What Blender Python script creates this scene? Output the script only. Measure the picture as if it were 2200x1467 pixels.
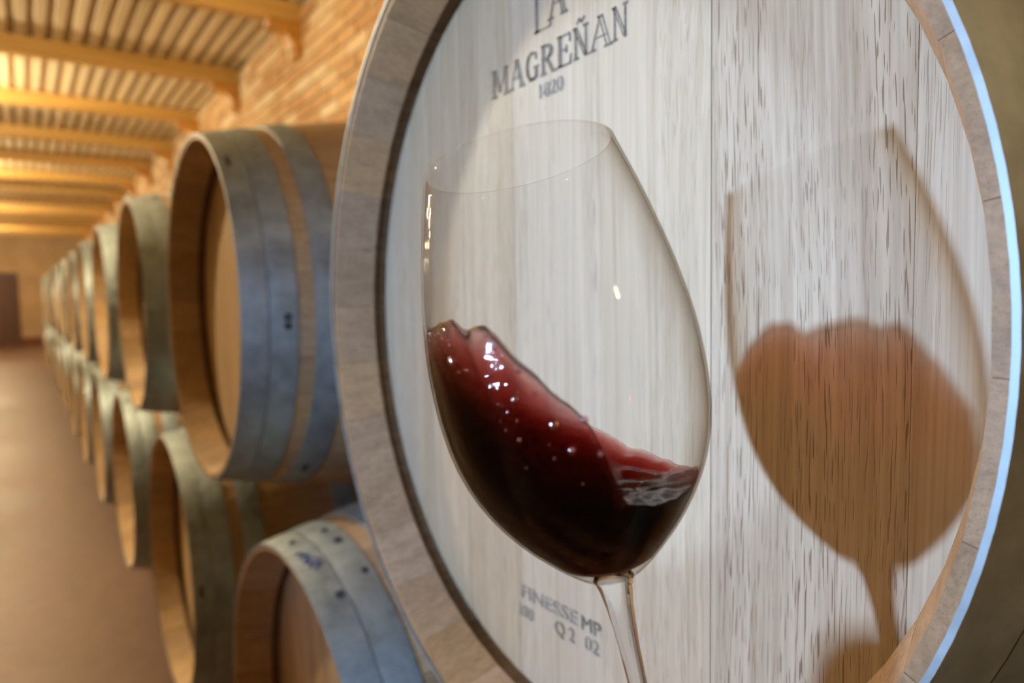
import bpy, bmesh, math, random
import numpy as np
from mathutils import Vector, Matrix
random.seed(7)
rng = np.random.default_rng(7)
scene = bpy.context.scene
C = scene.collection
for o in list(bpy.data.objects):
    bpy.data.objects.remove(o, do_unlink=True)
PI = math.pi
CZ = 1.10                                   # camera height above the floor

# ------------------------------------------------------------------ camera
cam_d = bpy.data.cameras.new('camera')
cam = bpy.data.objects.new('camera', cam_d); C.objects.link(cam)
F_ = Vector((0.56592281, 0.82137297, -0.07125877))
R_ = Vector((0.82261994, -0.56831645, -0.01768751))
U_ = Vector((0.05502557, 0.04860912, 0.99730103))
m = Matrix.Identity(4)
for i in range(3):
    m[i][0], m[i][1], m[i][2] = R_[i], U_[i], -F_[i]
m.translation = Vector((0, 0, CZ))
cam.matrix_world = m
cam_d.sensor_width = 36.0
cam_d.lens = 1527.66 / 2200 * 36
cam_d.clip_start = 0.01
cam_d.clip_end = 200
cam_d.dof.use_dof = True
cam_d.dof.focus_distance = 0.285
cam_d.dof.aperture_fstop = 6.8
scene.camera = cam

# ------------------------------------------------------------------ world, lights, exposure
w = bpy.data.worlds.new('world'); scene.world = w; w.use_nodes = True
bg = w.node_tree.nodes['Background']
bg.inputs[0].default_value = (1.0, 0.80, 0.55, 1); bg.inputs[1].default_value = 0.02
vs = scene.view_settings
vs.view_transform = 'Standard'; vs.look = 'None'; vs.exposure = 0.0; vs.gamma = 1.0
vs.use_curve_mapping = False
scene.cycles.transparent_max_bounces = 16
scene.cycles.use_light_tree = False
scene.cycles.adaptive_threshold = 0.12
scene.cycles.adaptive_min_samples = 20
scene.cycles.max_bounces = 5
scene.cycles.diffuse_bounces = 2
scene.cycles.glossy_bounces = 3
scene.cycles.transmission_bounces = 6

LAMP = Vector((-0.45, 0.26, CZ + 0.008))
def spot(name, target, energy, half_deg, blend, color, radius):
    l = bpy.data.lights.new(name, 'SPOT'); o = bpy.data.objects.new(name, l); C.objects.link(o)
    o.location = LAMP
    o.rotation_euler = (Vector(target) - LAMP).to_track_quat('-Z', 'Y').to_euler()
    l.energy = energy; l.spot_size = math.radians(2 * half_deg); l.spot_blend = blend
    l.color = color; l.shadow_soft_size = radius
    return o
FLASH = (0.41, 0.64, 1.0)
spot('flash_spill', (0.296, 0.42, CZ - 0.03), 29.0, 45, 0.75, FLASH, 0.009)
spot('flash_beam', (0.296, 0.342, CZ + 0.002), 10.5, 13.2, 0.10, FLASH, 0.009)

def hanging_light(y, x=-0.65, watt=120.0):
    l = bpy.data.lights.new('bulb_light', 'POINT'); o = bpy.data.objects.new('bulb_light', l); C.objects.link(o)
    o.location = (x, y, CZ + 1.12)
    l.energy = watt; l.color = (1.0, 0.80, 0.47); l.shadow_soft_size = 0.06
BULB_Y = [2.8, 6.2, 10.0, 14.0, 18.0]
for y in BULB_Y: hanging_light(y)
hanging_light(-1.7, 0.75, 26.0)  # added unseen bulb, brightens the side hoops of the nearest barrel

# ------------------------------------------------------------------ node helpers
def mat(name):
    m = bpy.data.materials.new(name); m.use_nodes = True
    nt = m.node_tree; nt.nodes.clear()
    out = nt.nodes.new('ShaderNodeOutputMaterial')
    return m, nt, out
class G:
    def __init__(s, nt): s.nt = nt
    def n(s, t, **k):
        nd = s.nt.nodes.new('ShaderNode' + t)
        for a, v in k.items():
            if a.startswith('i_'): nd.inputs[int(a[2:])].default_value = v
            else: setattr(nd, a, v)
        return nd
    def l(s, a, b): s.nt.links.new(a, b)
    def math(s, op, a, b=None, clamp=False):
        nd = s.n('Math', operation=op); nd.use_clamp = clamp
        for i, v in enumerate((a, b)):
            if v is None: continue
            if isinstance(v, (int, float)): nd.inputs[i].default_value = v
            else: s.l(v, nd.inputs[i])
        return nd.outputs[0]
    def mix(s, f, a, b, blend='MIX'):
        nd = s.n('Mix', data_type='RGBA', blend_type=blend)
        for i, v in ((0, f), (6, a), (7, b)):
            if isinstance(v, (int, float)): nd.inputs[i].default_value = v
            elif isinstance(v, tuple): nd.inputs[i].default_value = v if len(v) == 4 else v + (1,)
            else: s.l(v, nd.inputs[i])
        return nd.outputs[2]
    def ramp(s, f, stops):
        nd = s.n('ValToRGB'); e = nd.color_ramp.elements
        while len(e) < len(stops): e.new(0.5)
        for el, (p, c) in zip(e, stops):
            el.position = p; el.color = c if len(c) == 4 else tuple(c) + (1,)
        s.l(f, nd.inputs[0]); return nd.outputs[0]
    def noise(s, vec, scale=1.0, detail=4, rough=0.5, dist=0.0):
        nd = s.n('TexNoise'); nd.inputs['Scale'].default_value = scale
        nd.inputs['Detail'].default_value = detail; nd.inputs['Roughness'].default_value = rough
        nd.inputs['Distortion'].default_value = dist
        s.l(vec, nd.inputs['Vector']); return nd.outputs[0]
    def coords(s, scale, seed=True, out='Object'):
        tc = s.n('TexCoord')
        v = tc.outputs[out]
        if seed:
            oi = s.n('ObjectInfo')
            cm = s.n('CombineXYZ')
            s.l(s.math('MULTIPLY', oi.outputs['Random'], 17.3), cm.inputs[0])
            s.l(s.math('MULTIPLY', oi.outputs['Random'], 11.1), cm.inputs[1])
            s.l(s.math('MULTIPLY', oi.outputs['Random'], 7.7), cm.inputs[2])
            ad = s.n('VectorMath', operation='ADD'); s.l(v, ad.inputs[0]); s.l(cm.outputs[0], ad.inputs[1]); v = ad.outputs[0]
        mp = s.n('VectorMath', operation='MULTIPLY'); s.l(v, mp.inputs[0]); mp.inputs[1].default_value = scale
        return mp.outputs[0]

def principled(g, out, color, rough=0.5, metal=0.0, bump=None, bump_s=0.3, bump_d=0.001, spec=0.5, coat=0.0):
    p = g.n('BsdfPrincipled')
    if isinstance(color, tuple): p.inputs['Base Color'].default_value = color if len(color) == 4 else color + (1,)
    else: g.l(color, p.inputs['Base Color'])
    if isinstance(rough, (int, float)): p.inputs['Roughness'].default_value = rough
    else: g.l(rough, p.inputs['Roughness'])
    p.inputs['Metallic'].default_value = metal
    p.inputs['Specular IOR Level'].default_value = spec
    p.inputs['Coat Weight'].default_value = coat
    if bump is not None:
        b = g.n('Bump'); b.inputs['Strength'].default_value = bump_s; b.inputs['Distance'].default_value = bump_d
        g.l(bump, b.inputs['Height']); g.l(b.outputs[0], p.inputs['Normal'])
    g.l(p.outputs[0], out.inputs[0]); return p

def schlick(g, f0, scale=1.0):
    lw = g.n('LayerWeight'); lw.inputs[0].default_value = 0.5
    return g.math('ADD', g.math('MULTIPLY', g.math('POWER', lw.outputs['Facing'], 5.0), (1 - f0) * scale), f0 * scale)

def oak(name, axis, light, dark, pore=0.35, pore_col=(0.16, 0.08, 0.035), grain=1.0, var=0.25, rough=0.55, relief=False):
    """oak with streaks and open pores running along the given axis"""
    m, nt, out = mat(name); g = G(nt)
    def sc(across, along):
        v = [across] * 3; v[axis] = along; return tuple(v)
    wob = g.noise(g.coords(sc(9, 2.2)), 1, 1)
    base = g.coords(sc(1, 1))
    # the grain leans and wavers a little along the board
    ofs = g.n('CombineXYZ')
    amt = g.math('MULTIPLY', g.math('SUBTRACT', wob, 0.5), 0.035)
    for i in range(3):
        if i != axis: g.l(amt, ofs.inputs[i])
    ad = g.n('VectorMath', operation='ADD'); g.l(base, ad.inputs[0]); g.l(ofs.outputs[0], ad.inputs[1])
    def sv(across, along):
        mp = g.n('VectorMath', operation='MULTIPLY'); g.l(ad.outputs[0], mp.inputs[0]); mp.inputs[1].default_value = sc(across, along); return mp.outputs[0]
    s1 = g.noise(sv(95, 3.0), 1, 2.5, 0.6)
    s2 = g.noise(sv(420, 5.0), 1, 1, 0.6)
    s3 = g.noise(sv(14, 4.0), 1, 1, 0.5)
    f = g.math('ADD', g.math('MULTIPLY', s1, 0.50), g.math('ADD', g.math('MULTIPLY', s2, 0.42), g.math('MULTIPLY', s3, 0.18)))
    f = g.math('ADD', g.math('MULTIPLY', g.math('SUBTRACT', f, 0.55), grain), 0.5)
    col = g.ramp(f, [(0.30, dark), (0.62, light)])
    oi = g.n('ObjectInfo')
    v = g.math('ADD', g.math('MULTIPLY', oi.outputs['Random'], var), 1 - var * 0.55)
    hsv = g.n('HueSaturation'); g.l(v, hsv.inputs['Value']); g.l(col, hsv.inputs['Color'])
    sat = g.math('ADD', g.math('MULTIPLY', g.math('FRACT', g.math('MULTIPLY', oi.outputs['Random'], 13.7)), 0.16), 0.88)
    g.l(sat, hsv.inputs['Saturation'])
    # pores: short dark dashes in the rings
    pn = g.noise(sv(1400, 48), 1, 0, 0.5)
    band = g.noise(sv(34, 1.3), 1, 0)
    pm = g.math('MULTIPLY', g.ramp(pn, [(0.63, (0, 0, 0)), (0.69, (1, 1, 1))]), g.ramp(band, [(0.32, (0, 0, 0)), (0.55, (1, 1, 1))]))
    col2 = g.mix(g.math('MULTIPLY', pm, pore), hsv.outputs[0], pore_col)
    h = g.math('MULTIPLY', pm, -pore) if relief else None
    principled(g, out, col2, rough, bump=h, bump_s=0.35, bump_d=0.0006, spec=0.35)
    return m

OAK_L, OAK_D = (0.63, 0.49, 0.33), (0.40, 0.285, 0.17)
M_head_fine = oak('oak_head_fine', 2, OAK_L, (0.47, 0.345, 0.215), 0.30, var=0.12)
M_head_coarse = oak('oak_head_coarse', 2, (0.63, 0.50, 0.355), (0.42, 0.305, 0.20), 0.75, grain=1.1, var=0.12, relief=True)
M_stave = oak('oak_stave', 0, (0.55, 0.37, 0.195), (0.36, 0.225, 0.11), 0.35, var=0.32)
M_stave_near = oak('oak_stave_brown', 0, (0.46, 0.28, 0.145), (0.28, 0.165, 0.082), 0.35, var=0.26)
M_toast = oak('oak_toasted', 0, (0.24, 0.14, 0.065), (0.12, 0.07, 0.035), 0.3)
M_row_head = oak('oak_row_head', 2, (0.66, 0.50, 0.30), (0.42, 0.285, 0.15), 0.4, grain=1.3, var=0.2)

def steel():
    m, nt, out = mat('galvanised_steel'); g = G(nt)
    a = g.noise(g.coords((38, 38, 38)), 1, 3, 0.65)
    b = g.noise(g.coords((7, 7, 7)), 1, 3)
    f = g.math('ADD', g.math('MULTIPLY', a, 0.6), g.math('MULTIPLY', b, 0.4))
    col = g.ramp(f, [(0.32, (0.24, 0.29, 0.31)), (0.62, (0.43, 0.51, 0.55))])
    ro = g.math('ADD', g.math('MULTIPLY', a, 0.30), 0.38)
    principled(g, out, col, ro, 0.60)
    return m
M_steel = steel()
def flat(name, col, rough=0.6, metal=0.0, nscale=40, namt=0.25):
    m, nt, out = mat(name); g = G(nt)
    nz = g.noise(g.coords((nscale,) * 3), 1, 4)
    d = tuple(c * (1 - namt) for c in col); e = tuple(min(1, c * (1 + namt)) for c in col)
    principled(g, out, g.ramp(nz, [(0.3, d), (0.7, e)]), rough, metal)
    return m
M_rivet = flat('rivet_steel', (0.10, 0.10, 0.10), 0.5, 0.5)
M_ink = flat('blue_marker_ink', (0.03, 0.04, 0.16), 0.6)
M_burn = flat('branded_burn', (0.27, 0.20, 0.145), 0.8, 0, 300, 0.45)
M_stamp = flat('faded_stamp_ink', (0.37, 0.29, 0.23), 0.8, 0, 260, 0.4)

# ------------------------------------------------------------------ mesh helpers
def obj(name, verts, faces, material, parent=None, smooth=False, loc=None, mats=None, fm=None):
    me = bpy.data.meshes.new(name); me.from_pydata([tuple(map(float, v)) for v in verts], [], faces); me.update()
    return from_mesh(name, me, material, parent, smooth, loc, mats, fm)
def from_mesh(name, me, material, parent=None, smooth=False, loc=None, mats=None, fm=None):
    if not me.materials:
        for mm in (mats or [material]): me.materials.append(mm)
    if fm is not None: me.polygons.foreach_set('material_index', fm)
    if smooth: me.polygons.foreach_set('use_smooth', [True] * len(me.polygons))
    o = bpy.data.objects.new(name, me); C.objects.link(o)
    if parent: o.parent = parent
    if loc: o.location = loc
    return o
def link(name, me, parent=None, loc=(0, 0, 0), rot=(0, 0, 0)):
    o = bpy.data.objects.new(name, me); C.objects.link(o); o.parent = parent
    o.location = loc; o.rotation_euler = rot; return o
def empty(name, loc):
    o = bpy.data.objects.new(name, None); C.objects.link(o); o.location = loc; o.empty_display_size = 0.1; return o
def tag(o, label=None, cat=None, group=None, kind=None):
    for k, v in (('label', label), ('category', cat), ('group', group), ('kind', kind)):
        if v: o[k] = v
    return o
def box(x0, x1, y0, y1, z0, z1):
    v = [(x, y, z) for x in (x0, x1) for y in (y0, y1) for z in (z0, z1)]
    f = [(0, 1, 3, 2), (4, 6, 7, 5), (0, 4, 5, 1), (2, 3, 7, 6), (0, 2, 6, 4), (1, 5, 7, 3)]
    return v, f
def box_mesh(name, dims, bev=0.0, material=None):
    me = bpy.data.meshes.new(name); bm = bmesh.new()
    v, f = box(-dims[0] / 2, dims[0] / 2, -dims[1] / 2, dims[1] / 2, -dims[2] / 2, dims[2] / 2)
    bv = [bm.verts.new(p) for p in v]
    for q in f: bm.faces.new([bv[i] for i in q])
    bmesh.ops.recalc_face_normals(bm, faces=bm.faces)
    if bev: bmesh.ops.bevel(bm, geom=list(bm.edges), offset=bev, segments=1, affect='EDGES')
    bm.to_mesh(me); bm.free()
    if material: me.materials.append(material)
    return me
def lathe(profile, n, axis='x', close=False):
    """profile: list of (along, radius)"""
    v, f = [], []
    k = len(profile)
    for i in range(n):
        a = 2 * PI * i / n; c, s = math.cos(a), math.sin(a)
        for (t, r) in profile:
            v.append((t, -r * s, r * c) if axis == 'x' else (r * c, r * s, t))
    segs = k if close else k - 1
    for i in range(n):
        j = (i + 1) % n
        for q in range(segs):
            q2 = (q + 1) % k
            f.append((i * k + q, j * k + q, j * k + q2, i * k + q2))
    return v, f
def fixnormals(me):
    bm = bmesh.new(); bm.from_mesh(me); bmesh.ops.recalc_face_normals(bm, faces=bm.faces); bm.to_mesh(me); bm.free()
def tube(pts, rad, n=8, closed_ends=True):
    pts = [Vector(p) for p in pts]; v, f = [], []
    up = Vector((0, 0, 1))
    for i, p in enumerate(pts):
        t = (pts[min(i + 1, len(pts) - 1)] - pts[max(i - 1, 0)]).normalized()
        a = t.cross(up); a = a.normalized() if a.length > 1e-4 else Vector((1, 0, 0)); b = t.cross(a)
        r = rad[i] if isinstance(rad, (list, tuple)) else rad
        for k in range(n):
            q = p + (a * math.cos(2 * PI * k / n) + b * math.sin(2 * PI * k / n)) * r; v.append(tuple(q))
    for i in range(len(pts) - 1):
        for k in range(n):
            f.append((i * n + k, i * n + (k + 1) % n, (i + 1) * n + (k + 1) % n, (i + 1) * n + k))
    if closed_ends: f += [tuple(range(n))[::-1], tuple((len(pts) - 1) * n + k for k in range(n))]
    return v, f

# ------------------------------------------------------------------ room shell
XW, XL, YB, YF, ZC = 1.37, -2.9, -2.6, 21.0, CZ + 1.60
def mat_floor():
    m, nt, out = mat('red_cement_floor'); g = G(nt)
    a = g.noise(g.coords((0.9, 0.9, 1), False), 1, 5, 0.6); b = g.noise(g.coords((14, 14, 1), False), 1, 4)
    f = g.math('ADD', g.math('MULTIPLY', a, 0.7), g.math('MULTIPLY', b, 0.3))
    col = g.ramp(f, [(0.3, (0.11, 0.055, 0.035)), (0.7, (0.21, 0.118, 0.08))])
    principled(g, out, col, g.math('ADD', g.math('MULTIPLY', a, 0.25), 0.40))
    return m
def mat_plaster(name, c0, c1, sc=3.0):
    m, nt, out = mat(name); g = G(nt)
    a = g.noise(g.coords((sc,) * 3, False), 1, 4, 0.6)
    principled(g, out, g.ramp(a, [(0.3, c0), (0.7, c1)]), 0.85)
    return m
M_floor = mat_floor()
M_mortar = mat_plaster('pale_mortar', (0.60, 0.49, 0.33), (0.74, 0.62, 0.44), 12)
M_plaster = mat_plaster('ochre_plaster', (0.46, 0.30, 0.17), (0.60, 0.42, 0.25))
def mat_brick():
    m, nt, out = mat('orange_brick'); g = G(nt)
    ge = g.n('NewGeometry'); oi = g.n('ObjectInfo')
    r = g.math('FRACT', g.math('ADD', ge.outputs['Random Per Island'], oi.outputs['Random']))
    col = g.ramp(r, [(0.0, (0.52, 0.29, 0.14)), (0.35, (0.66, 0.42, 0.21)), (0.7, (0.72, 0.50, 0.28)), (0.93, (0.80, 0.66, 0.46))])
    nz = g.noise(g.coords((22,) * 3), 1, 3, 0.65)
    col = g.mix(g.math('MULTIPLY', g.ramp(nz, [(0.55, (0, 0, 0)), (0.72, (1, 1, 1))]), 0.6), col, (0.82, 0.70, 0.50))
    principled(g, out, col, 0.85)
    return m
M_brick = mat_brick()
def wood_simple(name, axis, c0, c1, rough=0.5):
    m, nt, out = mat(name); g = G(nt)
    s = [30.0] * 3; s[axis] = 1.6
    a = g.noise(g.coords(tuple(s)), 1, 2, 0.6)
    oi = g.n('ObjectInfo'); hsv = g.n('HueSaturation')
    g.l(g.math('ADD', g.math('MULTIPLY', oi.outputs['Random'], 0.22), 0.88), hsv.inputs['Value'])
    g.l(g.ramp(a, [(0.3, c0), (0.7, c1)]), hsv.inputs['Color'])
    principled(g, out, hsv.outputs[0], rough)
    return m
M_board = wood_simple('pale_ceiling_board', 1, (0.70, 0.58, 0.38), (0.82, 0.71, 0.50), 0.42)
M_deck = wood_simple('brown_ceiling_deck', 1, (0.34, 0.205, 0.085), (0.46, 0.29, 0.13), 0.6)
M_beam = wood_simple('varnished_beam', 0, (0.52, 0.29, 0.075), (0.66, 0.40, 0.12), 0.4)
M_corbel = wood_simple('varnished_corbel', 0, (0.50, 0.22, 0.04), (0.62, 0.30, 0.06), 0.4)
M_rail = wood_simple('dark_rail_wood', 1, (0.16, 0.085, 0.045), (0.24, 0.13, 0.07), 0.7)

def structure(name, v, f, material, label, cat):
    return tag(obj(name, v, f, material), label, cat, kind='structure')
floor = structure('floor', *box(XL, XW, YB, YF, -0.15, 0), M_floor, 'reddish brown cement floor of the barrel aisle', 'floor')
ceiling = structure('ceiling', *box(XL, XW, YB, YF, ZC + 0.016, ZC + 0.15), M_deck, 'brown timber ceiling deck with pale boards and beams', 'ceiling')
wall_r = structure('wall_right', *box(XW, XW + 0.2, YB - .2, YF + .2, -0.15, ZC + 0.15), M_mortar, 'orange brick side wall behind the barrel row', 'wall')
wall_f = structure('wall_back', *box(XL - .2, XW, YF, YF + 0.2, -0.15, ZC + 0.15), M_plaster, 'ochre end wall at the far end of the aisle', 'wall')
wall_l = structure('wall_left', *box(XL - 0.2, XL, YB, YF, -0.15, ZC + 0.15), M_plaster, 'ochre plastered wall across the aisle from the barrels', 'wall')
wall_n = structure('wall_front', *box(XL - .2, XW, YB - 0.2, YB, -0.15, ZC + 0.15), M_plaster, 'ochre plastered wall behind the viewer', 'wall')
M_skirt = mat_plaster('dark_red_skirting_paint', (0.16, 0.04, 0.02), (0.24, 0.07, 0.035), 6)
structure('baseboard_back', *box(-0.02, XW - .02, YF - 0.03, YF - 0.001, 0, 0.16), M_skirt, 'dark red skirting along the foot of the far wall', 'baseboard')
# far door, dark, at the left edge of the frame
M_door = wood_simple('dark_door_wood', 2, (0.075, 0.028, 0.016), (0.13, 0.05, 0.03), 0.55)
dr = tag(empty('door_1', (-0.52, YF - 0.03, 0)), 'dark brown wooden door in the far end wall', 'door', kind='structure')
obj('door_frame', *box(-0.50, 0.50, -0.03, 0.029, 1.66, 1.74), M_door, dr)
for s in (-1, 1): obj('door_jamb', *box(min(s * .5, s * .43), max(s * .5, s * .43), -0.03, 0.029, 0, 1.66), M_door, dr)
for k in range(5): obj('plank', *box(-0.43 + k * .172 + .003, -0.43 + (k + 1) * .172 - .003, -0.008, 0.029, 0, 1.66), M_door, dr)
obj('handle', *tube([(0.36, -0.008, .95), (0.36, -0.05, .95), (0.36, -0.05, .85)], 0.01), M_rivet, dr)

# ceiling boards and beams, corbels on the wall
bm_board = box_mesh('board', (0.056, YF - YB - 0.02, 0.016), 0.002, M_board)
x = XW - 0.045
while x > XL + 0.04:
    link('board', bm_board, ceiling, (x, (YF + YB) / 2, ZC + 0.008)); x -= 0.0950
bm_beam = box_mesh('beam', (XW - XL - 0.01, 0.085, 0.11), 0.006, M_beam)
cp = [(0.0, 0.0), (-0.19, 0.0), (-0.19, -0.045)]
for k in range(7):
    a = PI / 2 * k / 6; cp.append((-0.19 + 0.10 * math.sin(a) + 0.012 * k / 6, -0.045 - 0.065 * (1 - math.cos(a))))
cp += [(-0.075, -0.11), (-0.06, -0.135), (-0.05, -0.185), (0.0, -0.195)]
nC = len(cp)
cv = [(x_, s * 0.05, z_) for s in (-1, 1) for x_, z_ in cp]
cf = [tuple(range(nC)), tuple(range(2 * nC - 1, nC - 1, -1))] + [(i, nC + i, nC + (i + 1) % nC, (i + 1) % nC) for i in range(nC)]
me_c = bpy.data.meshes.new('corbel'); me_c.from_pydata(cv, [], cf); me_c.materials.append(M_corbel); fixnormals(me_c)
M_glint = flat('pale_corbel_glint', (0.80, 0.74, 0.64), 0.25, 0.0)  # pale studs added in place of bright highlights on the rounded corbels
v_, f_ = lathe([(0, .0001), (0, .016), (.008, .015), (.014, .008), (.016, .0001)], 12, 'z')
me_glint = bpy.data.meshes.new('corbel_glint'); me_glint.from_pydata(v_, [], f_); fixnormals(me_glint); me_glint.materials.append(M_glint)
me_glint.polygons.foreach_set('use_smooth', [True] * len(me_glint.polygons))
y = 4.0 - 1.36 * 4
while y < YF - 0.3:
    link('beam', bm_beam, ceiling, ((XW + XL) / 2, y, ZC - 0.055))
    cb = link('corbel', me_c, wall_r, (XW, y, ZC - 0.11))
    link('corbel_glint', me_glint, cb, (-0.188, 0, -0.022), (0, -PI / 2, 0)); link('corbel_glint', me_glint, cb, (-0.062, 0, -0.14), (0, -PI / 2, 0))
    y += 1.36

# brickwork: the nearest courses in view as single bricks, the rest as one mesh
bw, bh, pw, ph = 0.245, 0.062, 0.257, 0.074
me_bs = [box_mesh('brick', (0.020, bw - d1, bh), 0.004, M_brick) for d1 in (0, 0.006, 0.012)]
rest_v, rest_f = [], []
nb = 0
row = 0; z = 0.045
while z < ZC - 0.03:
    y = YB + 0.15 + (pw / 2 if row % 2 else 0)
    while y < YF - 0.2:
        out_ = random.uniform(0.002, 0.007)
        if z > CZ + 0.16 and 2.45 < y < 6.55 and nb < 300:
            link('brick', me_bs[nb % 3], wall_r, (XW - out_, y, z)); nb += 1
        else:
            v, f = box(XW - 0.008 - out_, XW + 0.006, y - bw / 2, y + bw / 2, z - bh / 2, z + bh / 2)
            n0 = len(rest_v); rest_v += v; rest_f += [tuple(i + n0 for i in q) for q in f]
        y += pw
    z += ph; row += 1
tag(obj('brickwork', rest_v, rest_f, M_brick, wall_r), kind='stuff')

# ------------------------------------------------------------------ barrels
L, RB, RE, TH = 0.95, 0.362, 0.2872, 0.0026
D0, HREC, HROW = 0.2497, 0.0467, 0.066
NST = 32
def Rw(x): return RB - (RB - RE) * abs((min(max(x, 0), L) - L / 2) / (L / 2)) ** 1.5
def stave_mesh(h, wood):
    xs = [0, .006, .02, .036, .06, .10, .16, .24, .34, L / 2] ; xs = xs + [L - q for q in xs[-2::-1]]
    half = PI / NST - 0.0005
    def inner(x):
        q = min(x, L - x)
        pts = [(0, 0.2815), (h - .013, 0.2685), (h - .009, 0.2735), (h + .005, 0.2735), (h + .009, 0.2690), (L / 2, RB - 0.027)]
        return float(np.interp(q, [p[0] for p in pts], [p[1] for p in pts]))
    xs = sorted(set(xs + [h - .013, h - .009, h + .005, h + .009]))
    v, f, fm = [], [], []
    for x in xs:
        ro, ri = Rw(x), inner(x)
        bev = 0.0005
        ring = [(-half, ri), (-half, ro - bev), (-half + bev / ro * 1.2, ro), (0, ro), (half - bev / ro * 1.2, ro), (half, ro - bev), (half, ri), (0, ri)]
        for a, r in ring: v.append((x, -r * math.sin(a), r * math.cos(a)))
    n = 8
    for i in range(len(xs) - 1):
        for k in range(n):
            f.append((i * n + k, i * n + (k + 1) % n, (i + 1) * n + (k + 1) % n, (i + 1) * n + k))
            fm.append(1 if (k in (6, 7) and xs[i] >= h - .0135 and xs[i + 1] < L / 2 + .4) else 0)
    f.append(tuple(range(n))); fm.append(0)
    f.append(tuple((len(xs) - 1) * n + k for k in reversed(range(n)))); fm.append(0)
    me = bpy.data.meshes.new('stave'); me.from_pydata(v, [], f); fixnormals(me)
    me.materials.append(wood); me.materials.append(M_toast)
    me.polygons.foreach_set('material_index', fm); return me
ME_STAVE = stave_mesh(HREC, M_stave_near)
ME_STAVE_ROW = stave_mesh(HROW, M_stave)
HOOPS = [(-0.0015, 0.0350), (0.0362, 0.0740), (0.098, 0.138), (0.285, 0.325), (L - .325, L - .285), (L - .138, L - .098), (L - .074, L - .0362), (L - .035, L + .0015)]
def hoop_mesh(x0, x1):
    xs = np.linspace(x0, x1, 5)
    prof = [(x, Rw(x) + TH + (0.0006 if 0 < i < 4 else 0)) for i, x in enumerate(xs)] + [(x, Rw(x) + 0.0001) for x in (x1, x0)]
    v, f = lathe(prof, 128, close=True)
    me = bpy.data.meshes.new('hoop'); me.from_pydata(v, [], f); fixnormals(me); me.materials.append(M_steel)
    me.polygons.foreach_set('use_smooth', [True] * len(me.polygons))
    me.set_sharp_from_angle(angle=math.radians(35)); return me
ME_HOOP = [hoop_mesh(*h) for h in HOOPS]
def rivet_mesh():
    v, f = lathe([(0, 0.0001), (0.0, 0.006), (0.0015, 0.0055), (0.0026, 0.003), (0.003, 0.0001)], 10, 'z')
    me = bpy.data.meshes.new('rivet'); me.from_pydata(v, [], f); fixnormals(me); me.materials.append(M_rivet)
    me.polygons.foreach_set('use_smooth', [True] * len(me.polygons)); return me
ME_RIVET = rivet_mesh()
def head_boards(bounds, radius, xf, thick=0.018):
    """vertical boards of one barrel head; bounds run across (left edge to right edge as seen from the aisle)"""
    out = []
    for i in range(len(bounds) - 1):
        a, b = bounds[i] - 0.0001, bounds[i + 1] + 0.0001        # y decreases to the right
        a = min(a, radius - 1e-4); b = max(b, -radius + 1e-4)
        ys = np.linspace(b, a, 14)
        top = [(y, math.sqrt(max(radius ** 2 - y * y, 1e-9))) for y in ys]
        poly = [(y, z) for y, z in top] + [(y, -z) for y, z in reversed(top)]
        bev = 0.00025; cy = (a + b) / 2
        n = len(poly)
        fr = [((y - cy) * (1 - 2 * bev / (a - b)) + cy, z) for y, z in poly]
        v = [(xf, y, z) for y, z in fr] + [(xf + bev, y, z) for y, z in poly] + [(xf + thick, y, z) for y, z in poly]
        f = [tuple(range(n)), tuple(range(3 * n - 1, 2 * n - 1, -1))]
        for s in (0, 1):
            f += [(s * n + k, s * n + (k + 1) % n, (s + 1) * n + (k + 1) % n, (s + 1) * n + k) for k in range(n)]
        me = bpy.data.meshes.new('head_board'); me.from_pydata(v, [], f); fixnormals(me); out.append(me)
    return out
B_NEAR = [0.27, 0.206, 0.118, 0.046, -0.046, -0.1321, -0.2345, -0.27]
B_ROW = [0.27, 0.19, 0.105, 0.03, -0.05, -0.13, -0.205, -0.27]
ME_BNEAR = head_boards(B_NEAR, 0.2705, HREC)
ME_BROW = head_boards(B_ROW, 0.2705, HROW)
for i, me in enumerate(ME_BNEAR): me.materials.append(M_head_coarse if i in (5, 6) else M_head_fine)
for me in ME_BROW: me.materials.append(M_row_head)
def back_head():
    v, f = lathe([(L - HREC, 0.0001), (L - HREC, 0.2705), (L - HREC - .018, 0.2705)], 48)
    me = bpy.data.meshes.new('back_head'); me.from_pydata(v, [], f); fixnormals(me); me.materials.append(M_row_head); return me
ME_BACK = back_head()
# plain body and head for the barrels too far off to show staves
def far_body():
    prof = [(HROW, 0.262), (HROW, 0.2735), (HROW - .009, 0.2735), (HROW - .013, 0.2685), (0, 0.2815), (0, RE)] + [(x, Rw(x)) for x in np.linspace(.02, L - .02, 14)] + [(L, RE), (L, .2815), (L - .04, .268), (L - .04, 0.0001)]
    v, f = lathe(prof, 64)
    me = bpy.data.meshes.new('body'); me.from_pydata(v, [], f); fixnormals(me); me.materials.append(M_stave)
    me.polygons.foreach_set('use_smooth', [True] * len(me.polygons)); me.set_sharp_from_angle(angle=math.radians(40)); return me
def far_head():
    v, f = lathe([(HROW, 0.0001), (HROW, 0.2725)], 64)
    me = bpy.data.meshes.new('head'); me.from_pydata(v, [], f); fixnormals(me); me.materials.append(M_row_head); return me
ME_FBODY, ME_FHEAD = far_body(), far_head()

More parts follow.
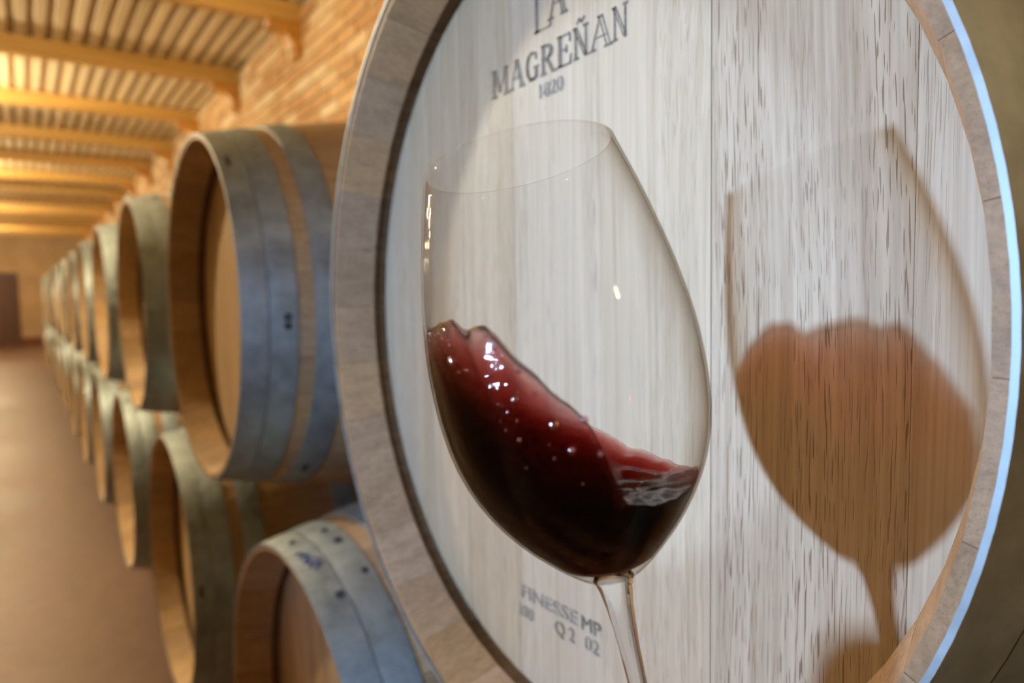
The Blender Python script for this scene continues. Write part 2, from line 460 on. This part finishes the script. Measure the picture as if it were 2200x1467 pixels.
def barrel(y, zc, label, boards=None, detail=True, roll=0.0, group=None, dx=0.0):
    t = tag(empty('oak_barrel', (D0 + dx, y, CZ + zc - RB)), label, 'barrel', group)
    c = (0, 0, RB)
    if detail:
        for k in range(NST): link('stave', ME_STAVE if boards else ME_STAVE_ROW, t, c, (2 * PI * (k + .5) / NST + 0.03, 0, 0))
        for me in (boards or ME_BROW): link('head_board', me, t, (random.uniform(-.0003, .0003), 0, RB), (roll, 0, 0))
        link('back_head', ME_BACK, t, c)
    else:
        link('body', ME_FBODY, t, c, (roll, 0, 0)); link('head', ME_FHEAD, t, c, (roll, 0, 0))
    hs = []
    for i, me in enumerate(ME_HOOP):
        h = link('hoop', me, t, c); hs.append(h)
        if detail and i < 4:
            for a0 in (0.62 + i * .9, 0.66 + i * .9):
                rivet(h, sum(HOOPS[i]) / 2 + (0.004 if a0 * 10 % 2 > 1 else -.004), a0 - roll * 3)
    return t, hs
def rivet(h, x, a, me=None, s=1.0):
    r = Rw(x) + TH + 0.0004
    o = link('rivet', me or ME_RIVET, h, (x, -r * math.sin(a), r * math.cos(a)), (a, 0, 0)); o.scale = (s, s, s); return o

ZU, ZL = -0.0214, -0.6085
near, near_h = barrel(0.3788, ZU, 'nearest barrel, pale stamped oak head lit in front of the wine glass', ME_BNEAR, True, 0.0)
ups = [1.307, 2.215, 3.125] + [3.125 + .92 * k for k in range(1, 10)]
los = [-0.09, 0.872, 1.768, 2.675] + [2.675 + .92 * k for k in range(1, 11)]
ORD = ['second', 'third', 'fourth', 'fifth', 'sixth', 'seventh', 'eighth', 'ninth', 'tenth', 'eleventh', 'twelfth', 'thirteenth', 'fourteenth']
for k, y in enumerate(ups):
    lab = ['upper row barrel with bluish steel hoops just behind the nearest barrel',
           'third barrel of the upper row, dark gap of rim facing the aisle'][k] if k < 2 else '%s barrel of the upper row counting from the nearest one' % ORD[k]
    barrel(y, ZU, lab, None, k < 3, random.uniform(-.4, .4), 'barrels of the upper row')
for k, y in enumerate(los):
    lab = {0: 'lower row barrel directly under the nearest barrel', 1: 'lower row barrel with blue marker scribble and dark spots on its hoop',
           2: 'lower row barrel left of the one with the marker scribble'}.get(k, '%s barrel of the lower row counting from the scribbled one' % ORD[k - 2])
    t, hs = barrel(y, ZL, lab, None, k < 4, random.uniform(-.3, .3), 'barrels of the lower row')
    if k == 1:
        SCR = hs
# rivets and marker scribble on the pale hoop of the lower barrel
for h, x, deg, s in ((0, .0183, -3.3, .9), (1, .058, -1.8, .9), (1, .0597, 6.1, 1.1), (1, .0639, 20.1, .9), (0, .027, 23.6, 1.0)):
    rivet(SCR[h], x, math.radians(deg), s=s)
def on_hoop(x, deg):
    r = Rw(x) + TH + 0.0010; a = math.radians(deg); return (x, -r * math.sin(a), r * math.cos(a))
strokes = [[(.009, 4.2), (.017, 5.0), (.014, 6.0), (.022, 6.8)], [(.010, 7.2), (.016, 6.6), (.021, 8.2), (.013, 8.6), (.020, 9.6)],
           [(.012, 9.4), (.018, 10.6), (.026, 11.2)], [(.014, 12.2), (.019, 10.8), (.026, 12.6), (.018, 13.4)], [(.022, 8.6), (.028, 10.2), (.030, 12.0)]]
for s in strokes:
    v, f = tube([on_hoop(*q) for q in s], 0.0011, 6); obj('marker_stroke', v, f, M_ink, SCR[0])

# timber rails that carry the lower row
for i, xr in enumerate((0.48, 0.97)):
    top = CZ + ZL - max(Rw(xr - D0 - .05), Rw(xr - D0 + .05)) - TH - 0.002
    tag(obj('support_rail', *box(xr - .05, xr + .05, -0.6, 11.7, 0, top), M_rail),
        ['long dark timber rail under the aisle end of the lower barrels', 'long dark timber rail under the wall end of the lower barrels'][i], 'rail')

# ------------------------------------------------------------------ stamps on the nearest head
def stamp_from_strokes(name, polys, width, material, parent, origin, tilt=0.0, xoff=0.0):
    """polys: list of polylines in head coordinates: u to the right, v up"""
    v, f = [], []
    ct, st = math.cos(tilt), math.sin(tilt)
    xf = HREC - 0.0006 + xoff
    for pl, wd in polys:
        for (a, b) in zip(pl[:-1], pl[1:]):
            a, b = np.array(a), np.array(b); d = b - a; ln = np.linalg.norm(d)
            if ln < 1e-7: continue
            d /= ln; nrm = np.array([-d[1], d[0]]) * wd * width / 2; e = d * wd * width * 0.3
            q = [a - e - nrm, b + e - nrm, b + e + nrm, a - e + nrm]
            n0 = len(v)
            for dx in (0, 0.00045):
                for (uu, vv) in q:
                    u2, v2 = uu * ct - vv * st + origin[0], uu * st + vv * ct + origin[1]
                    v.append((xf + dx, -u2, v2))
            f += [tuple(n0 + i for i in qd) for qd in ((0, 1, 2, 3), (7, 6, 5, 4), (0, 4, 5, 1), (1, 5, 6, 2), (2, 6, 7, 3), (3, 7, 4, 0))]
    o = obj(name, v, f, material, parent, loc=(0, 0, RB)); fixnormals(o.data); return o
# serif capitals, unit cell 1 x 1; thin outlines with heavier serifs
def stem(x, w=.13, y0=0, y1=1): return [([(x - w / 2, y0), (x - w / 2, y1)], .8), ([(x + w / 2, y0), (x + w / 2, y1)], .8)]
def serif(x, y, w=.17): return [([(x - w, y), (x + w, y)], 1.35)]
def diag(a, b, w=.12): return [([(a[0] - w / 2, a[1]), (b[0] - w / 2, b[1])], .8), ([(a[0] + w / 2, a[1]), (b[0] + w / 2, b[1])], .8)]
def arc(cx, cy, rx, ry, d0, d1, n=10, wd=.9): return [([(cx + rx * math.cos(math.radians(d0 + (d1 - d0) * i / n)), cy + ry * math.sin(math.radians(d0 + (d1 - d0) * i / n))) for i in range(n + 1)], wd)]
GL = {
 'M': stem(.12, .05) + serif(.12, 0) + serif(.12, 1, .12) + diag((.15, 1), (.5, .15), .14) + [([(.5, .15), (.85, 1)], .8)] + stem(.88) + serif(.88, 0) + serif(.88, 1, .12),
 'A': [([(.1, 0), (.48, 1)], .9)] + diag((.52, 1), (.86, 0), .15) + serif(.1, 0, .15) + serif(.86, 0) + [([(.24, .36), (.74, .36)], .9)] + serif(.5, 1, .1),
 'G': arc(.5, .5, .42, .5, 50, 310) + arc(.5, .5, .30, .44, 70, 290, 10, .8) + stem(.80, .12, .05, .42) + serif(.8, .44, .15) + [([(.78, .95), (.78, .72)], 1)] + [([(.3, .02), (.74, .02)], 1.2)],
 'R': stem(.2) + serif(.2, 0) + serif(.2, 1, .12) + arc(.42, .75, .38, .25, 90, -90) + arc(.42, .75, .25, .17, 90, -90, 8, .8) + diag((.45, .5), (.85, 0), .13) + serif(.9, 0, .13) + [([(.2, 1), (.42, 1)], 1), ([(.2, .5), (.42, .5)], 1)],
 'E': stem(.22) + serif(.2, 0, .15) + serif(.2, 1, .12) + [([(.2, 1), (.82, 1), (.84, .74)], 1.1), ([(.25, .52), (.62, .52)], 1), ([(.62, .40), (.62, .64)], 1), ([(.2, 0), (.84, 0), (.88, .28)], 1.3)],
 'N': stem(.14, .05) + serif(.14, 0) + serif(.1, 1, .12) + diag((.12, 1), (.86, .02), .17) + stem(.88, .05) + serif(.88, 1, .15),
 'L': [([(.18, 0), (.18, 1)], 2.6)] + serif(.2, 0, .12) + serif(.2, 1, .14) + [([(.2, 0), (.8, 0), (.84, .2)], .7)],
}
GL['T'] = GL['N'] + [([(.25, 1.14), (.42, 1.26), (.6, 1.15), (.78, 1.28)], 1.4)]       # N with a tilde
def word(cells, w_unit, h):
    out = []
    for ch, x0, wd, y0, hh in cells:
        for pl, k in GL[ch]:
            out.append(([(x0 + px * wd, y0 + py * hh) for px, py in pl], k))
    return out
ch_w = [('M', -.0705, .0205), ('A', -.0480, .0175), ('G', -.0292, .0160), ('R', -.0118, .0165), ('E', .0058, .0165), ('T', .0235, .0130), ('A', .0385, .0200), ('N', .0595, .0120)]
cells = [(c, x0, wd, 0.1632 + 0.0040 * (x0 + .07) / .14, 0.0186) for c, x0, wd in ch_w]
cells += [('L', -.0195, .024, .1945, .030), ('A', -.0020, .0185, .1985, .024)]
stamp_from_strokes('brand_stamp', word(cells, 1, 1), 0.0011, M_burn, near, (0, 0))
def text_part(name, s, u, v, h, wscale, material, tilt=0.0, bold=0.0):
    cu = bpy.data.curves.new(name, 'FONT'); cu.body = s; cu.size = h / 0.73; cu.extrude = 0.0002; cu.offset = bold
    o = bpy.data.objects.new(name + '_tmp', cu); C.objects.link(o)
    bpy.context.view_layer.update()
    me = bpy.data.meshes.new_from_object(o.evaluated_get(bpy.context.evaluated_depsgraph_get()))
    bpy.data.objects.remove(o, do_unlink=True)
    me.name = name
    # text x -> -y of the head, text y -> z
    M = Matrix(((0, 0, -1, 0), (-wscale, 0, 0, 0), (0, 1, 0, 0), (0, 0, 0, 1)))
    me.transform(M); me.transform(Matrix.Rotation(-tilt, 4, 'X')); me.transform(Matrix.Translation((HREC - 0.0006, -u, v)))
    me.materials.clear(); me.materials.append(material)
    return from_mesh(name, me, material, near, loc=(0, 0, RB))
text_part('year_stamp', '1820', -0.0155, 0.1500, 0.0098, 1.05, M_stamp, 0.02)
text_part('code_stamp', 'FINESSE', -0.0450, -0.2060, 0.0100, 1.42, M_stamp, 0.035)
text_part('code_stamp', 'MP', 0.0240, -0.2040, 0.0100, 1.15, M_burn, 0.035)
text_part('code_stamp', '180', -0.0490, -0.2210, 0.0095, 1.0, M_stamp, 0.02)
text_part('code_stamp', 'Q 2', -0.0045, -0.2180, 0.0098, 1.05, M_burn, 0.03)
text_part('code_stamp', '02', 0.0280, -0.2165, 0.0098, 1.1, M_stamp, 0.03)

# ------------------------------------------------------------------ wine glass
GB = Vector((0.16161, 0.17597, CZ - 0.09828)); GA = Vector((-0.095, 0.217, 0.971)).normalized()
GH = 0.148
vdir = (GB + GA * GH * .5 - Vector((0, 0, CZ))).normalized()
ev = (vdir - GA * vdir.dot(GA)).normalized(); eu = ev.cross(GA).normalized()
GM = Matrix.Identity(4)
for i in range(3): GM[i][0], GM[i][1], GM[i][2] = eu[i], ev[i], GA[i]
SB = 0.125                                                 # stem length below the bowl
GM.translation = GB - GA * SB
glass = tag(empty('wine_glass', (0, 0, 0)), 'tall clear wine glass tilted before the stamped barrel head', 'wine glass')
glass.matrix_world = GM
PT = [(-.012, .034), (.0, .052), (.012, .074), (.03, .099), (.05, .123), (.1, .175), (.15, .217), (.2, .25), (.25, .275), (.3, .293), (.35, .305), (.4, .312), (.45, .316), (.5, .317), (.55, .316), (.6, .312), (.65, .306), (.7, .299), (.75, .290), (.8, .280), (.85, .269), (.9, .257), (.95, .244), (1.0, .2305)]
tt = np.array([p[0] for p in PT]); rr = np.array([p[1] for p in PT])
def catmull(t):
    i = int(np.clip(np.searchsorted(tt, t) - 1, 0, len(tt) - 2))
    i0, i3 = max(i - 1, 0), min(i + 2, len(tt) - 1)
    h = tt[i + 1] - tt[i]; s = (t - tt[i]) / h
    m0 = (rr[i + 1] - rr[i0]) / (tt[i + 1] - tt[i0]) * h; m1 = (rr[i3] - rr[i]) / (tt[i3] - tt[i]) * h
    return (2 * s**3 - 3 * s**2 + 1) * rr[i] + (s**3 - 2 * s**2 + s) * m0 + (-2 * s**3 + 3 * s**2) * rr[i + 1] + (s**3 - s**2) * m1
WALL = 0.0062
TI0 = 0.012
def r_in(t):
    if t <= TI0: return 0.0
    k = min(1.0, (t - TI0) / 0.03)
    return max(0.0, catmull(t) - WALL) * math.sqrt(k * (2 - k))
def mat_bowl():
    m, nt, out = mat('clear_glass'); g = G(nt)
    lw = g.n('LayerWeight'); lw.inputs[0].default_value = 0.5
    edge = g.math('POWER', lw.outputs['Facing'], 3.5)
    tr = g.n('BsdfTransparent'); g.l(g.mix(edge, (0.975, 0.975, 0.975), (0.76, 0.66, 0.52)), tr.inputs[0])  # tan tint painted in for the warm room refracted at the edges
    gl = g.n('BsdfRefraction'); gl.inputs['IOR'].default_value = 1.45; gl.inputs['Roughness'].default_value = 0.0
    gl.inputs['Color'].default_value = (0.95, 0.93, 0.90, 1)
    go = g.n('BsdfGlossy'); go.inputs['Roughness'].default_value = 0.03
    m1 = g.n('MixShader'); g.l(schlick(g, 0.03, 0.15), m1.inputs[0]); g.l(tr.outputs[0], m1.inputs[1]); g.l(go.outputs[0], m1.inputs[2])
    m2 = g.n('MixShader'); g.l(g.math('MULTIPLY', edge, 0.45), m2.inputs[0]); g.l(m1.outputs[0], m2.inputs[1]); g.l(gl.outputs[0], m2.inputs[2])
    g.l(m2.outputs[0], out.inputs[0]); return m
def mat_stem():
    m, nt, out = mat('solid_clear_glass'); g = G(nt)
    gl = g.n('BsdfGlass'); gl.inputs['IOR'].default_value = 1.48; gl.inputs['Color'].default_value = (0.97, 0.97, 0.97, 1); gl.inputs['Roughness'].default_value = 0
    g.l(gl.outputs[0], out.inputs[0]); return m
M_bowl, M_stem = mat_bowl(), mat_stem()
ts_o = list(np.concatenate([np.linspace(0, .3, 26), np.linspace(.32, 1.0, 30)]))
ts_i = list(np.concatenate([np.linspace(1.0, .32, 30), TI0 + (0.3 - TI0) * np.linspace(1, 0, 26) ** 1.6]))
prof = [(SB + t * GH, catmull(t) * GH) for t in ts_o]
prof += [(SB + 1.0022 * GH, (catmull(1.0) - WALL / 2) * GH)]
prof += [(SB + t * GH, max(r_in(t), 1e-4) * GH) for t in ts_i]
v, f = lathe(prof, 128, 'z')
bowl = obj('bowl', v, f, M_bowl, glass, True); fixnormals(bowl.data)
sp = [(SB + .0016, .0001), (SB + .0016, .0062), (SB, .0073), (SB - .0012, .0067), (SB - .003, .0060), (SB - .006, .0053), (SB - .010, .0047), (SB - .016, .0041), (SB - .024, .0036), (SB - .034, .0033), (SB - .05, .0031), (.025, .0031), (.014, .0038), (.009, .0052), (.0058, .0085), (.004, .013), (.0035, .0001)]
v, f = lathe(sp, 48, 'z'); st = obj('stem', v, f, M_stem, glass, True); fixnormals(st.data)
fp = [(0.0046, .0001), (.0046, .010), (.0036, .02), (.0024, .033), (.0016, .0385), (.0008, .039), (0, .038), (0.0, .0001)]
v, f = lathe(fp, 64, 'z'); ft = obj('foot', v, f, M_stem, glass, True); fixnormals(ft.data)

# ------------------------------------------------------------------ wine, thrown up the left side of the bowl
def mat_wine():
    m, nt, out = mat('red_wine'); g = G(nt)
    tr = g.n('BsdfTransparent'); tr.inputs[0].default_value = (1.0, 0.93, 0.92, 1)
    go = g.n('BsdfGlossy'); go.inputs['Roughness'].default_value = 0.04
    nz = g.noise(g.coords((140, 140, 260), False), 1, 3)
    b = g.n('Bump'); b.inputs['Strength'].default_value = 0.35; b.inputs['Distance'].default_value = 0.002; g.l(nz, b.inputs['Height']); g.l(b.outputs[0], go.inputs['Normal'])
    rf = g.n('BsdfRefraction'); rf.inputs['IOR'].default_value = 1.12; rf.inputs['Roughness'].default_value = 0.02; g.l(b.outputs[0], rf.inputs['Normal'])
    m0 = g.n('MixShader'); m0.inputs[0].default_value = 0.35; g.l(tr.outputs[0], m0.inputs[1]); g.l(rf.outputs[0], m0.inputs[2])
    mx = g.n('MixShader'); g.l(schlick(g, 0.022), mx.inputs[0]); g.l(m0.outputs[0], mx.inputs[1]); g.l(go.outputs[0], mx.inputs[2])
    va = g.n('VolumeAbsorption'); va.inputs['Color'].default_value = (0.70, 0.05, 0.0, 1); va.inputs['Density'].default_value = 520
    g.l(mx.outputs[0], out.inputs[0]); g.l(va.outputs[0], out.inputs[1]); return m
M_wine = mat_wine()
CT = [(0, .205), (25, .20), (45, .225), (64, .255), (86, .335), (105, .39), (135, .50), (160, .60), (182, .672), (200, .645), (219, .640), (232, .628), (243, .608), (254, .540), (262, .475), (268, .435), (274, .375), (279, .27), (284, .205), (300, .180), (330, .180), (360, .205)]
ca = np.array([c[0] for c in CT], float); cc = np.array([c[1] for c in CT])
NT, NW, NR = 240, 34, 30
wob = [(5, .004, 1.1), (13, .006, 2.0), (21, .005, .4), (34, .0025, 5.0)]
def contact(deg):
    c = float(np.interp(deg % 360, ca, cc))
    k = 1.0 if 185 < deg < 278 else 0.25
    return c + k * sum(a * math.sin(math.radians(deg) * n_ + p) for n_, a, p in wob)
W0 = .185
wv, wf = [(0, 0, SB + (TI0 + .0035) * GH)], []
def wr(t): return max(r_in(t) - 0.0016, 0.0) * GH
ta0 = TI0 + .006
rows = []
for i in range(NW):
    s = ((i + 1) / NW) ** 1.25; ring = []
    for k in range(NT):
        d = 360 * k / NT; c = contact(d); t = ta0 + (c - ta0) * s; r = wr(t); a = math.radians(d)
        ring.append(len(wv)); wv.append((r * math.cos(a), r * math.sin(a), SB + t * GH))
    rows.append(ring)
for j in range(1, NR):
    rho = 1 - j / NR; ring = []
    for k in range(NT):
        d = 360 * k / NT; c = contact(d); a = math.radians(d)
        side = math.exp(-((((d - 235 + 180) % 360) - 180) / 48.0) ** 2)          # the thrown sheet on the near left
        kk = 1.35 + 1.9 * side
        w_ = W0 + (c - W0) * rho ** kk
        rp = .006 * math.sin(9 * rho * PI + 3 * a) * rho * (1 - rho) * 2 + .007 * math.sin(23 * rho + 7 * a + 1.3) * rho * (1 - rho) * 2
        w_ = w_ + rp
        r = rho * wr(c)
        r = min(r, wr(max(w_, ta0)) * 0.985)
        ring.append(len(wv)); wv.append((r * math.cos(a), r * math.sin(a), SB + w_ * GH))
    rows.append(ring)
ctop = len(wv); wv.append((0, 0, SB + W0 * GH))
for k in range(NT):
    k2 = (k + 1) % NT
    wf.append((0, rows[0][k2], rows[0][k]))
    for i in range(len(rows) - 1): wf.append((rows[i][k], rows[i][k2], rows[i + 1][k2], rows[i + 1][k]))
    wf.append((rows[-1][k], rows[-1][k2], ctop))
wine = obj('red_wine', wv, wf, M_wine, None, True); wine.matrix_world = GM; fixnormals(wine.data)
tag(wine, 'dark red wine swirling up the left side of the glass', 'wine')
# bubbles in the thrown wine, on the near wall of the bowl
def mat_bubble():
    m, nt, out = mat('bubble_film'); g = G(nt)
    tr = g.n('BsdfTransparent'); tr.inputs[0].default_value = (0.95, 0.80, 0.84, 1)
    go = g.n('BsdfGlossy'); go.inputs['Roughness'].default_value = 0.16; go.inputs['Color'].default_value = (1, .9, .95, 1)
    mx = g.n('MixShader'); g.l(schlick(g, 0.30), mx.inputs[0]); g.l(tr.outputs[0], mx.inputs[1]); g.l(go.outputs[0], mx.inputs[2])
    g.l(mx.outputs[0], out.inputs[0]); return m
M_bub = mat_bubble()
bmb = bmesh.new(); bmesh.ops.create_uvsphere(bmb, u_segments=14, v_segments=9, radius=1.0)
me_b = bpy.data.meshes.new('bubble'); bmb.to_mesh(me_b); bmb.free(); me_b.materials.append(M_bub); me_b.polygons.foreach_set('use_smooth', [True] * len(me_b.polygons))
#BUBBLES
BUB = [(0.393, 261.3, 0.00199), (0.337, 265.3, 0.00146), (0.456, 249.0, 0.00161), (0.56, 223.1, 0.002), (0.377, 246.5, 0.00081), (0.318, 275.6, 0.00119), (0.389, 272.4, 0.00132), (0.633, 204.4, 0.00091), (0.604, 221.2, 0.00072), (0.593, 222.4, 0.00072), (0.61, 217.6, 0.00058), (0.564, 244.7, 0.00109), (0.593, 242.1, 0.00082), (0.581, 246.2, 0.00068), (0.508, 252.9, 0.0008), (0.459, 257.3, 0.00066), (0.435, 244.9, 0.00054), (0.449, 243.3, 0.00054), (0.454, 241.9, 0.00054), (0.414, 247.7, 0.00054), (0.4, 241.9, 0.00054), (0.535, 229.9, 0.00056), (0.527, 233.3, 0.00042), (0.42, 240.9, 0.00041), (0.446, 264.5, 0.00053), (0.42, 265.1, 0.00053), (0.594, 212.2, 0.00044), (0.319, 245.7, 0.00041), (0.328, 258.0, 0.00053), (0.267, 266.3, 0.00054), (0.467, 250.4, 0.00054), (0.357, 257.7, 0.0004), (0.534, 225.6, 0.00057), (0.364, 268.6, 0.0004)]
for t, deg, rad in BUB:
    a = math.radians(deg); r = wr(t) - rad * 0.25
    o = link('bubble', me_b, wine, (r * math.cos(a), r * math.sin(a), SB + t * GH)); o.scale = (rad,) * 3

# ------------------------------------------------------------------ the hand that holds the stem (below the frame, its shadow falls on the head)
def mat_skin():
    m, nt, out = mat('skin'); g = G(nt)
    nz = g.noise(g.coords((60,) * 3, False), 1, 4)
    p = principled(g, out, g.ramp(nz, [(0.3, (0.50, 0.27, 0.18)), (0.7, (0.60, 0.35, 0.25))]), 0.5, bump=nz, bump_s=0.15, bump_d=0.001)
    p.inputs['Subsurface Weight'].default_value = 0.1; p.inputs['Subsurface Radius'].default_value = (0.01, 0.004, 0.002); return m
M_skin = mat_skin()
def on_stem(s): return GB - GA * s
S0 = on_stem(0.080)
W = Vector((-0.045, 0.200, CZ - 0.087)); PB = Vector((0.035, 0.190, CZ - 0.178))
hv, he, hr = [], [], []
def hvtx(p, r, parent=None):
    hv.append(tuple(p)); hr.append(r); i = len(hv) - 1
    if parent is not None: he.append((parent, i))
    return i
iw = hvtx(W, (.023, .023))
imd = hvtx(Vector((-0.008, 0.195, CZ - 0.130)), (.024, .021), iw)
ipb = hvtx(PB, (.026, .020), imd)
ax = (S0 - PB).normalized()
side = GA                                            # across the palm, along the stem
thn = ax.cross(side).normalized()
for q, (off, ln, r0) in enumerate(((0.010, .030, .0085), (-0.007, .034, .0085), (-0.023, .031, .0080), (-0.038, .024, .0072))):
    Sq = on_stem(0.070 - off)
    kn = hvtx(PB + ax * .058 + side * (off + .004) + thn * .018, (.011, .011), ipb)
    p1 = hvtx(Sq + thn * .020 - ax * .012, (r0, r0), kn)
    p2 = hvtx(Sq + thn * .012 + ax * .014, (r0 * .92, r0 * .92), p1)
    p3 = hvtx(Sq - thn * .008 + ax * .0135, (r0 * .82, r0 * .82), p2)
    p4 = hvtx(Sq - thn * .016 + ax * .004, (r0 * .7, r0 * .7), p3)
t1 = hvtx(PB + ax * .022 - thn * .020 + side * .014, (.014, .014), ipb)
t2 = hvtx(PB + ax * .058 - thn * .024 + side * .026, (.0115, .0115), t1)
t3 = hvtx(on_stem(.060) - thn * .0145 - ax * .016, (.0105, .0105), t2)
t4 = hvtx(on_stem(.057) - thn * .0125 + ax * .004, (.008, .008), t3)
fw = hvtx(Vector((-.080, .201, CZ - .090)), (.025, .025), iw)
fa = hvtx(Vector((-.125, .194, CZ - .140)), (.030, .029), fw)
fb = hvtx(Vector((-.225, .205, CZ - .27)), (.040, .038), fa)
fc = hvtx(Vector((-.29, .21, CZ - .37)), (.045, .043), fb)
me = bpy.data.meshes.new('person'); me.from_pydata(hv, he, []); me.materials.append(M_skin)
hand = bpy.data.objects.new('person', me); C.objects.link(hand)
sk = hand.modifiers.new('skin', 'SKIN'); sk.use_smooth_shade = True
for i, r in enumerate(hr): me.skin_vertices[0].data[i].radius = r
me.skin_vertices[0].data[0].use_root = True
ss = hand.modifiers.new('subsurf', 'SUBSURF'); ss.levels = 2; ss.render_levels = 2
tag(hand, 'bare forearm and hand gripping the wine glass by its stem', 'person')
M_cloth = flat('dark_sleeve_cloth', (0.03, 0.035, 0.05), 0.9, 0, 200, 0.3)
v, f = tube([(-.155, .2, CZ - .225), (-.165, .203, CZ - .236), (-.22, .206, CZ - .293), (-.31, .211, CZ - .395), (-.33, .212, CZ - .415)], [.046, .052, .054, .058, .056], 20, False)
obj('sleeve', v, f, M_cloth, hand, True)

# ------------------------------------------------------------------ bare bulbs over the aisle (out of frame), the last one added to light hoops
def mat_bulb():
    m, nt, out = mat('bulb_glass'); g = G(nt)
    tr = g.n('BsdfTransparent'); em = g.n('Emission'); em.inputs[0].default_value = (1, .7, .36, 1); em.inputs[1].default_value = 4
    ad = g.n('AddShader'); g.l(tr.outputs[0], ad.inputs[0]); g.l(em.outputs[0], ad.inputs[1]); g.l(ad.outputs[0], out.inputs[0]); return m
M_bulb = mat_bulb()
BN = ['first', 'second', 'third', 'fourth', 'fifth', 'sixth', 'seventh']
for i, (xb, y) in enumerate([(-0.65, q) for q in BULB_Y] + [(0.75, -1.7)]):
    t = tag(empty('hanging_bulb', (xb, y, CZ + 1.12)), '%s bare warm bulb hanging along the barrel aisle' % BN[i] if y > 0 else 'added unseen bulb that brightens the side hoops of the nearest barrel', 'lamp', 'bare bulbs over the aisle')
    obj('cord', *tube([(0, 0, .13), (0, 0, ZC - CZ - 1.12)], .004, 6), M_rivet, t)
    v, f = lathe([(.075, .0001), (.075, .018), (.13, .016), (.13, .0001)], 16, 'z'); obj('socket', v, f, M_rivet, t, True)
    v, f = lathe([(-.075, .0001), (-.07, .03), (-.04, .066), (0, .075), (.04, .055), (.075, .018)], 20, 'z'); obj('bulb', v, f, M_bulb, t, True)
